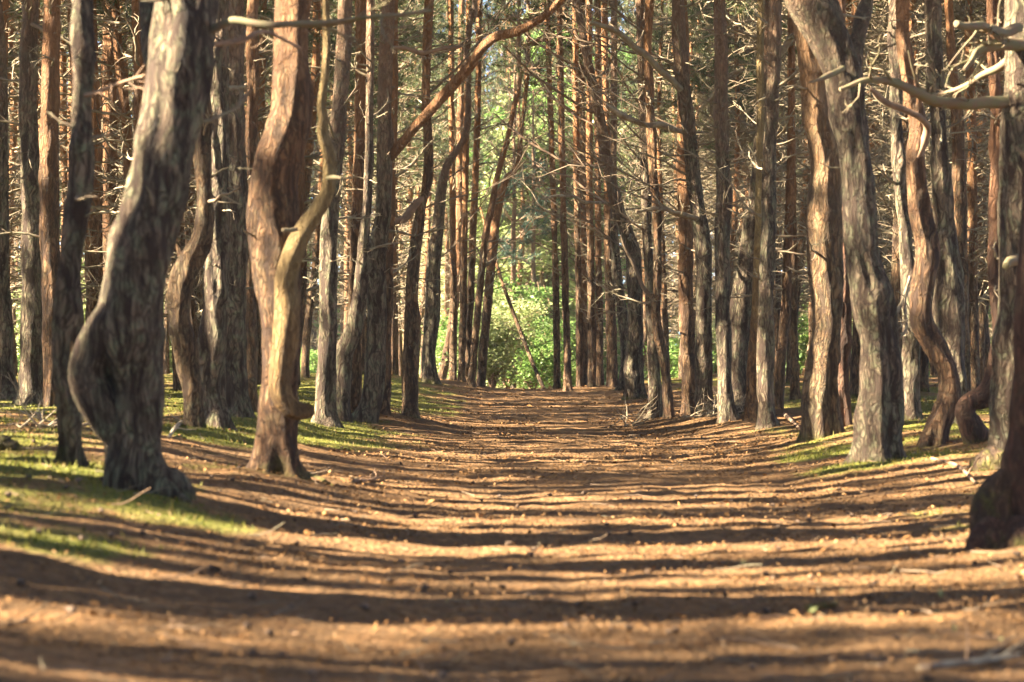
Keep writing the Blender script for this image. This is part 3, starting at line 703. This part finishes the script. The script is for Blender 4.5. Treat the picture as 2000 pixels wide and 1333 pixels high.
def bx(px, d): return (px - CX) / F * d
broadleaf('bush', 'bright yellow-green bush at the left of the path opening', 'bush', bx(962, 63), 63, 2.2, 1.0, 120, 16, .12, 'leaf', 1)
broadleaf('bush', 'taller pale green bush behind the brightest bush', 'bush', bx(990, 67), 67, 2.9, 1.3, 130, 14, .12, 'leaf', 2)
broadleaf('bush', 'low green bush under the leaning dead trunk', 'bush', bx(1040, 66), 66, 1.9, 1.2, 110, 14, .11, 'leaf2', 3)
broadleaf('bush', 'dark green bush at the right of the path opening', 'bush', bx(1078, 70), 70, 2.3, 1.2, 110, 14, .11, 'leaf2', 4)
broadleaf('bush', 'green bush deep beyond the crest left of the opening', 'bush', bx(925, 76), 76, 3.0, 1.5, 110, 14, .13, 'leaf2', 6)
for i, (px, d, h) in enumerate([(1012, 95, 10), (1062, 92, 12), (955, 98, 8), (1110, 95, 14), (1035, 106, 15), (905, 96, 7), (982, 109, 13), (1085, 108, 18), (935, 110, 11), (1135, 106, 19), (880, 108, 9), (1018, 86, 4.5), (1078, 84, 5), (955, 87, 3.5)]):
    broadleaf('broadleaf_tree', 'light green broadleaf tree filling the end of the opening', 'tree', bx(px, d), d, h, 3.3 if h > 6 else 1.7, 520 if h > 6 else 170, 11, .24 if h > 6 else .18, 'leaf2' if i in (3, 9, 12) else 'leaf', 20 + i, .06, 4, 'broadleaf trees beyond the crest')
for i, (px, d) in enumerate([(1003, 83), (1042, 89)]):
    rng = np.random.default_rng(70 + i); x = bx(px, d); g = float(base_ground(x, d))
    root = empty('pine_tree', (x, d, g)); prop(root, ['blue-green pine hanging low in the middle of the opening', 'blue-green pine behind the middle one on the right of the opening'][i], 'pine tree')
    P = column(rng, 11); mb = MB(); thin(mb, P, .13, .03, 9); link('trunk', mb.mesh('trunk', [M['grey']]), root)
    mb = MB(); crown(rng, mb, P, P[:, 0] * 0 + .1, 4.6 + i * 1.4, 7.3 + i * 1.2, 22 - 6 * i, 1.8, 11, 30, .17, .022); link('crown', mb.mesh('crown', [M['cool'], M['limb']]), root)
uc = random.Random(9)
for i in range(34):
    s = -1 if i % 2 else 1
    d = uc.uniform(62, 112)
    x = s * uc.uniform(4.5 if s > 0 else 8.5, .22 * d) + .5
    broadleaf('bush', 'small sunlit bush among the far trunks %s of the path' % ('left' if s < 0 else 'right'), 'bush', x, d, uc.uniform(1.5, 3.6), uc.uniform(.9, 1.6), 60, 12, .15, 'leaf' if i % 3 else 'leaf2', 60 + i, .05, 4, 'undergrowth bushes %s of the path' % ('left' if s < 0 else 'right'))

# far-off wood that closes every gap, and unseen trees round the frame
def wood_mass(name, label, spots, leafy, mats, scale=1.0):
    mb = MB(); rr = random.Random(3)
    for i, (x, y) in enumerate(spots):
        mb.merge(ARCH[i % 8]['bare' if not leafy and x < -8 and (i % 10 > 3 or -9.1 < x < -8.4) and not (y < 5 and x < -11) else 'low'], xf((x, y, float(base_ground(x, y)) - .1), rr.uniform(0, 6.28), rr.uniform(.9, 1.15) * scale))
    if leafy:
        rng = np.random.default_rng(8); cs = []
        for i in range(leafy):
            x = rng.uniform(-42, 42); y = rng.uniform(118, 140); g = float(base_ground(x, y)); h = rng.uniform(3, 17)
            cs.append(np.stack([x + rng.normal(0, 1.0, 34), y + rng.normal(0, 1.0, 34), g + h * rng.random(34)], 1))
        V, Fc = leaves(rng, np.concatenate(cs), 8, .5); mb.add(V, Fc, 2)
    o = link(name, mb.mesh(name, mats)); prop(o, label, 'forest', kind='stuff'); return o
rr = random.Random(21)
spots = [(rr.uniform(-40, 40), rr.uniform(112, 142)) for _ in range(300)]
wood_mass('far_forest', 'far green wood of pines and undergrowth closing the view', spots, 460, [M['needle'], M['far'], M['leaf2']], 1.45)
spots = []
while len(spots) < 245:
    y = rr.uniform(-14, 62); x = -rr.uniform(3.2, 22)
    if x > -(.216 * max(y, 0) + 1.6) or (abs(x) < 5 and y < 6): continue
    if all((x - a) ** 2 + (y - b) ** 2 > 1.2 ** 2 for a, b in spots): spots.append((x, y))
while len(spots) < 262:  # unseen crowned trees added to shade the foreground
    y = rr.uniform(-6, 5); x = -rr.uniform(11.5, 26)
    if all((x - a) ** 2 + (y - b) ** 2 > 1.2 ** 2 for a, b in spots): spots.append((x, y))
open_ = lambda x, y: abs(y - (9.7 + .176 * (x + 1))) < .3 or abs(y - (8.2 + .176 * (x - 1.4))) < .15 or abs(y - (12.2 + .176 * (x + 1.9))) < .10 or abs(y - (15.8 + .176 * (x + 1.5))) < .25  # sun lanes cleared through the unseen wood
spots = [p for p in spots if not open_(*p)] + [(-8.6, 9.3), (-9.0, 16.75), (-8.5, 11.02), (-8.6, 10.74), (-8.95, 10.92), (-9.05, 10.5), (-10.4, 10.72), (-12.3, 10.4)]  # listed trunks are unseen, added to shade near trees on both sides
nl = len(spots)
while len(spots) < nl + 150:
    y = rr.uniform(-14, 62); x = rr.uniform(4.5, 24)
    if x < .216 * max(y, 0) + 1.8: continue
    if all((x - a) ** 2 + (y - b) ** 2 > 1.8 ** 2 for a, b in spots): spots.append((x, y))
wood_mass('unseen_shade_forest', 'pine wood round the path outside the view, some trunks added for shade', spots, 0, [M['needle'], M['far']])

# ------------------------------------------------------------------ ground sheet
def moss_patches():
    L_ = []
    for px, py, rx, ry, s in [(440, 858, .55, 1.2, 1.0), (205, 965, .5, .9, .7), (60, 1056, .35, .3, .8), (190, 1055, .3, .25, .3), (430, 1032, .3, .4, .45), (340, 1010, .6, .8, .25), (640, 862, .7, 1.4, .75), (780, 862, .8, 2, .6),
                              (860, 800, .8, 5, .8), (780, 770, 1.2, 6, .8), (880, 762, .7, 4, .6), (1600, 888, .75, .9, 1.3), (1560, 872, .5, .9, 1.0), (1740, 912, .7, .8, 1.3), (1660, 925, .6, .6, .8), (1650, 1075, .8, .5, .6), (1800, 1010, .5, .5, .7), (1850, 1045, .35, .5, .7),
                              (1912, 1088, .18, .25, 1.1), (30, 915, .5, .8, .8), (40, 850, .6, 1.6, .7), (1470, 852, .6, 1.2, .6), (1700, 1050, .5, .6, .35), (1975, 1180, .3, .35, .5), (1980, 1230, .25, .2, .5), (1260, 810, .4, 3, .6), (590, 760, 1.5, 6, .8), (330, 770, 1.2, 5, .9), (1930, 850, .6, 1.4, .8), (1800, 800, 1.2, 4, .6)]:
        d = hit(px, py); L_.append((bx(px, d), d, rx, ry, s))
    return L_
MP = moss_patches()
def moss_at(x, y):
    u = np.abs(x - .72)
    m = (.15 + (.25 + .15 * (x < 0)) * sstep((y - 15) / 10)) * sstep((u - 1.8) / 1.4) + (.34 * vnoise(x * .8, y * .5, 0, 12) + .25 * vnoise(x * 2.6, y * 1.6, 0, 13)) * sstep((u - 1.5) / 1.1)
    for a, b, rx, ry, s in MP:
        m = m + s * .85 * (.75 + .7 * vnoise(x * 2.3, y * 1.5, 0, 14)) * np.exp(-(((x - a) / rx) ** 2 + ((y - b) / ry) ** 2))
    return np.clip(m * sstep((u - 1.15) / .7), 0, 1)

ys = np.concatenate([np.arange(-60, 2, 3.), np.arange(2, 32, .11), np.arange(32, 84, .3), 84 * 1.035 ** np.arange(0, 52)])
xi = np.arange(-9, 10.4, .11); xo = 1.09 ** np.arange(1, 46) * .9
xs = np.concatenate([(-9 - xo + .9)[::-1], xi, 10.4 + xo - .9])
X, Y = np.meshgrid(xs, ys)
Z = ground(X, Y) + .012 * vnoise(X * 4, Y * 4, 0, 21) + .012 * vnoise(X * 9, Y * 9, 0, 22)
ny, nx = X.shape
i = np.arange(ny - 1)[:, None] * nx; j = np.arange(nx - 1)[None]
mb = MB(); mb.add(np.stack([X, Y, Z], -1).reshape(-1, 3), np.stack([i + j, i + j + 1, i + nx + j + 1, i + nx + j], -1).reshape(-1, 4))
me = mb.mesh('ground', [M['ground']])
at_ = me.attributes.new('moss', 'FLOAT', 'POINT'); at_.data.foreach_set('value', moss_at(X, Y).ravel().astype(np.float32))
prop(link('ground', me), 'forest floor with a path of brown needle litter between mossy banks', 'ground', kind='structure')

# ------------------------------------------------------------------ litter and moss on it
def scatter(n, seed, y0, y1, wfun, power=1.6):
    rng = np.random.default_rng(seed)
    y = y0 + (y1 - y0) * rng.random(n) ** power
    x = wfun(rng, y)
    return rng, x, y
def ground_fast(x, y):
    return ground(x, y) + .012 * vnoise(x * 4, y * 4, 0, 21) + .012 * vnoise(x * 9, y * 9, 0, 22)
rng, x, y = scatter(240000, 31, 4.5, 60, lambda r, y: .3 + r.uniform(-1, 1, len(y)) * (.225 * y + .8), 1.9)
keep = (rng.random(len(x)) > moss_at(x, y) * 1.15) & (rng.random(len(x)) < .5 + .9 * vnoise(x * 1.1, y * .8, 0, 41) + .5 * vnoise(x * 3.2, y * 2.4, 0, 42))
x, y = x[keep], y[keep]; m = len(x); z = ground_fast(x, y)
s = (.003 + .0105 * rng.random(m) ** 2) * (.6 + y / 26) * (1 + (rng.random(m) < .02) * 1.0); a = rng.uniform(0, 2 * PI, m); asp = rng.uniform(.15, .6, m)
d1 = np.stack([np.cos(a), np.sin(a), rng.normal(0, .35, m)], 1); d2 = np.stack([-np.sin(a), np.cos(a), rng.normal(0, .5, m)], 1) * asp[:, None]
c = np.stack([x, y, z + .006 + rng.random(m) * .014], 1)
V = np.stack([c - d1 * s[:, None], c + d2 * s[:, None], c + d1 * s[:, None], c - d2 * s[:, None]], 1)
V[:, 1, 2] += s * .3
mb = MB(); mb.add(V.reshape(-1, 3), np.arange(m * 4).reshape(-1, 4))
rng, cx_, cy_ = scatter(380, 37, 5, 45, lambda r, y: .5 + r.uniform(-1, 1, len(y)) * (.21 * y + .6), 1.5)
cz_ = ground_fast(cx_, cy_)
for q in range(len(cx_)):                                          # fallen cones
    a = rng.uniform(0, 2 * PI); d_ = np.array([math.cos(a), math.sin(a), rng.uniform(-.1, .3)]); p = np.array([cx_[q], cy_[q], cz_[q] + .011]); s_ = rng.uniform(.6, 1.0)
    thin(mb, [p, p + d_ * .012 * s_], .007, .017 * s_, 7, 1); thin(mb, [p + d_ * .012 * s_, p + d_ * .024 * s_, p + d_ * .042 * s_], .017 * s_, .004, 7, 1)
prop(link('needle_litter', mb.mesh('needle_litter', [M['litter'], M['cone']], smooth=False)), 'fallen brown needles, bark flakes and cones strewn on the path', 'litter', kind='stuff')

rng, x, y = scatter(1500, 35, 5, 55, lambda r, y: .5 + r.uniform(-1, 1, len(y)) * (.21 * y + .6), 1.5)
mb = MB(); z = ground_fast(x, y)
for q in range(len(x)):
    a = rng.uniform(0, 2 * PI)
    thin(mb, crooked(rng, (x[q], y[q], z[q] + .008), (math.cos(a), math.sin(a), .03), rng.uniform(.05, .24), 4, .22), rng.uniform(.002, .005), .0015, 4, int(rng.integers(0, 3)))
prop(link('fallen_twigs', mb.mesh('fallen_twigs', [M['dark'], M['twig'], M['limb']])), 'small broken twigs strewn over the forest floor', 'twigs', kind='stuff')
rng, x, y = scatter(260000, 32, 6.5, 60, lambda r, y: .3 + r.uniform(-1, 1, len(y)) * (.225 * y + .8), 1.3)
keep = rng.random(len(x)) < (moss_at(x, y) - .28) * np.where(y < 15, 1.0, 1.7)
x, y = x[keep], y[keep]; m = len(x); z = ground_fast(x, y)
l = rng.uniform(.012, .04, m) * (1 + (rng.random(m) < .03) * 1.0); a = rng.uniform(0, 2 * PI, m)
c = np.stack([x, y, z - .004], 1); sd = np.stack([np.cos(a), np.sin(a), 0 * a], 1) * .006
tip = c + np.stack([rng.normal(0, .35, m), rng.normal(0, .35, m), np.ones(m)], 1) * l[:, None]
V = np.stack([c - sd, c + sd, tip], 1)
mb = MB(); mb.add(V.reshape(-1, 3), np.arange(m * 3).reshape(-1, 3))
prop(link('moss', mb.mesh('moss', [M['moss']], smooth=False)), 'green moss cushions on the banks and round the trunks', 'moss', kind='stuff')
print('LITTER', mb.n)

# ------------------------------------------------------------------ loose dead wood on the ground
def stick(name, label, pts, mat, cat='stick', seed=0, subs=2, lift=.012):
    pts = parse(pts); rng = np.random.default_rng(seed)
    P, R = [], []
    for px, py, w, *hgt in pts:
        d = hit(px, py); p = at(px, py, d); p[2] = float(ground(p[0], p[1])) + lift + (hgt[0] if hgt else 0)
        P.append(p); R.append(w / 2 / F * d)
    Pf, Rf = resample(P, R, .03); mb = MB(); sweep(mb, Pf, Rf, 9, .001, .12, seed=seed)
    for _ in range(subs):
        k = rng.integers(1, len(Pf) - 1); dd = Pf[k] - Pf[k - 1]; dd = dd / np.linalg.norm(dd) + rng.normal(0, .5, 3); dd[2] = abs(dd[2])
        dead_branch(rng, mb, Pf[k], dd, rng.uniform(.1, .3), Rf[k] * .5, 0, 1)
    o = link(name, mb.mesh(name, [M[mat]], origin=Pf[0])); o.location = Pf[0]; prop(o, label, cat)
stick('fallen_stick', 'pale broken stick lying at the bottom right corner', "1795,1318,12 1850,1306,14 1910,1300,14 1990,1290,10", 'pale', seed=1)
stick('fallen_stick', 'short yellow-brown stick lying on the shaded path', "1575,1196,12 1600,1192,14 1634,1186,9", 'gold', seed=2, subs=0)
stick('fallen_stick', 'dead branch lying between the furrowed and amber-sided pines', "1512,812,7 1535,828,8 1560,842,6", 'limb', seed=3, subs=4)
stick('fallen_stick', 'small dark twig on the litter right of the red-brown pine', "690,945,6 720,942,7 745,935,4", 'limb', seed=4, subs=4)
stick('fallen_stick', 'long thin twig on the bank under the right edge branches', "1820,915,6 1870,925,7 1905,948,6", 'limb', seed=6, subs=2)
stick('surface_root', 'bare brown root running out from the red-brown pine', "590,938,16 625,950,10 650,962,5", 'red', 'root', seed=7, subs=0)
stick('fallen_stick', 'bleached stick on the ground behind the elbowed pine', "330,858,7 350,842,8 372,836,5", 'pale', seed=8, subs=3)

def brush(label, px, py, n, rad, hgt, seed):
    rng = np.random.default_rng(seed); d = hit(px, py) - .3; x, y = bx(px, d), d; g = float(ground(x, y))
    root = empty('brush_pile', (x, y, g)); prop(root, label, 'brush pile')
    for mat, k in (('pale', n // 2), ('twig', n - n // 2)):
        mb = MB()
        for _ in range(k):
            a = rng.uniform(0, 2 * PI); p = np.array([rng.normal(0, rad * .5), rng.normal(0, .25), .02])
            dead_branch(rng, mb, p, (math.cos(a), math.sin(a) * .6, rng.uniform(.05, .9)), rng.uniform(.25, .65), rng.uniform(.006, .012), 0, 3, wig=.18)
        prop(link('dead_twigs', mb.mesh('dead_twigs', [M[mat]]), root), kind='stuff')
brush('tangle of bleached dead twigs heaped at the pine feet right of the path', 1395, 832, 34, .45, .3, 1)
brush('small tangle of dead twigs under the far left pines', 105, 835, 18, .35, .3, 2)
brush('few grey twigs heaped on the path edge below the serpentine pine', 1235, 838, 10, .2, .1, 3)

# mossy boulder at the right edge, and a dark stump at the left edge
def boulder(name, label, px, py, r, sq, mat, seed, cat):
    d = hit(px, py); x = bx(px, d); g = float(ground(x, d))
    mb = MB(); nth, nph = 40, 24
    th = np.linspace(0, 2 * PI, nth, endpoint=False)[None]; ph = np.linspace(.02, PI - .02, nph)[:, None]
    X_, Y_, Z_ = np.sin(ph) * np.cos(th), np.sin(ph) * np.sin(th), np.cos(ph) + 0 * th
    k = r * (1 + .22 * vnoise(X_ * 1.6, Y_ * 1.6, Z_ * 1.6, seed) + .1 * vnoise(X_ * 4, Y_ * 4, Z_ * 4, seed + 1))
    V = np.stack([X_ * k, Y_ * k, Z_ * k * sq], -1).reshape(-1, 3)
    i = np.arange(nph - 1)[:, None] * nth; j = np.arange(nth)[None]
    mb.add(V, np.stack([i + j, i + nth + j, i + nth + (j + 1) % nth, i + (j + 1) % nth], -1).reshape(-1, 4))
    o = link(name, mb.mesh(name, [M[mat]])); o.location = (x, d, g + r * sq * .35); prop(o, label, cat)
boulder('mossy_boulder', 'dark mossy boulder beside the dark branching pine on the right edge', 1938, 925, .15, .75, 'mossy', 3, 'boulder')
boulder('stump', 'low dark rotten stump cut off by the left edge', 4, 880, .11, .6, 'mossy', 5, 'stump')

# seedling and small sprouts
def sprout(label, px, py, h, seed):
    rng = np.random.default_rng(seed); d = hit(px, py); x = bx(px, d); g = float(ground(x, d))
    root = empty('seedling', (x, d, g)); prop(root, label, 'seedling')
    mb = MB(); P = crooked(rng, (0, 0, 0), (.1, 0, 1), h, 5, .12); thin(mb, P, .004, .002, 5); link('stem', mb.mesh('stem', [M['limb']]), root)
    V, Fc = leaves(rng, P[-2:], 4, .03); m2 = MB(); m2.add(V, Fc); link('foliage', m2.mesh('foliage', [M['leaf']], smooth=False), root)
sprout('tiny green seedling on a bare brown stalk at the bottom right', 1888, 1290, .12, 1)
sprout('tiny green sprout on the shaded path at the bottom', 1565, 1235, .02, 2)
sprout('tiny green sprout near the middle of the path', 790, 1180, .02, 3)

# ------------------------------------------------------------------ thin sunlit air
hb = MB(); q = np.array([[x, y, z] for z in (-11, 30) for y in (-95, 560) for x in (-90, 90)], float)
hb.add(q, [[0, 2, 3, 1], [4, 5, 7, 6], [0, 1, 5, 4], [2, 6, 7, 3], [0, 4, 6, 2], [1, 3, 7, 5]])
m, nt, out = newmat('haze'); pv = nd(nt, 'ShaderNodeVolumePrincipled'); pv.inputs['Density'].default_value = .0003; pv.inputs['Color'].default_value = (.93, .96, .9, 1); pv.inputs['Anisotropy'].default_value = .2
nt.links.new(pv.outputs[0], out.inputs['Volume'])
prop(link('haze', hb.mesh('haze', [m], smooth=False)), 'thin sunlit haze hanging between the trunks', 'haze', kind='stuff')

# ------------------------------------------------------------------ light, sky, camera
w = bpy.data.worlds.new('World'); SC.world = w; w.use_nodes = True
nt = w.node_tree; bg = nt.nodes['Background']
sky = nt.nodes.new('ShaderNodeTexSky'); sky.sky_type = 'NISHITA'; sky.sun_disc = False
EL, AZ = math.radians(33), math.radians(-100)     # azimuth from +Y, clockwise; the sun stands to the left, a little behind the camera
sky.sun_elevation = EL; sky.sun_rotation = AZ; sky.dust_density = .3; sky.air_density = .4; sky.ozone_density = .5
nt.links.new(sky.outputs[0], bg.inputs[0]); bg.inputs[1].default_value = .05
sd = bpy.data.lights.new('sun', 'SUN'); sd.energy = 5.0; sd.angle = math.radians(.5); sd.color = (1, .825, .63)
so = bpy.data.objects.new('sun', sd); C.objects.link(so)
to = Vector((math.sin(AZ) * math.cos(EL), math.cos(AZ) * math.cos(EL), math.sin(EL)))
so.rotation_euler = to.to_track_quat('Z', 'Y').to_euler(); so.location = (-20, 0, 20)

cd = bpy.data.cameras.new('camera'); co = bpy.data.objects.new('camera', cd); C.objects.link(co)
cd.lens = 85; cd.sensor_width = 36; cd.shift_y = (HY - 666.5) / 2000.0; cd.clip_end = 2000; cd.clip_start = .1
co.location = (0, 0, CH); co.rotation_euler = (PI / 2, 0, 0)
cd.dof.use_dof = True; cd.dof.focus_distance = 40; cd.dof.aperture_fstop = 3.5
SC.camera = co

SC.view_settings.view_transform = 'Standard'; SC.view_settings.look = 'None'
SC.view_settings.exposure = 3.75; SC.view_settings.gamma = 1
SC.render.engine = 'CYCLES'
SC.cycles.use_denoising = True
SC.cycles.max_bounces = 6; SC.cycles.diffuse_bounces = 4; SC.cycles.glossy_bounces = 2; SC.cycles.transmission_bounces = 3
SC.cycles.sample_clamp_indirect = 6
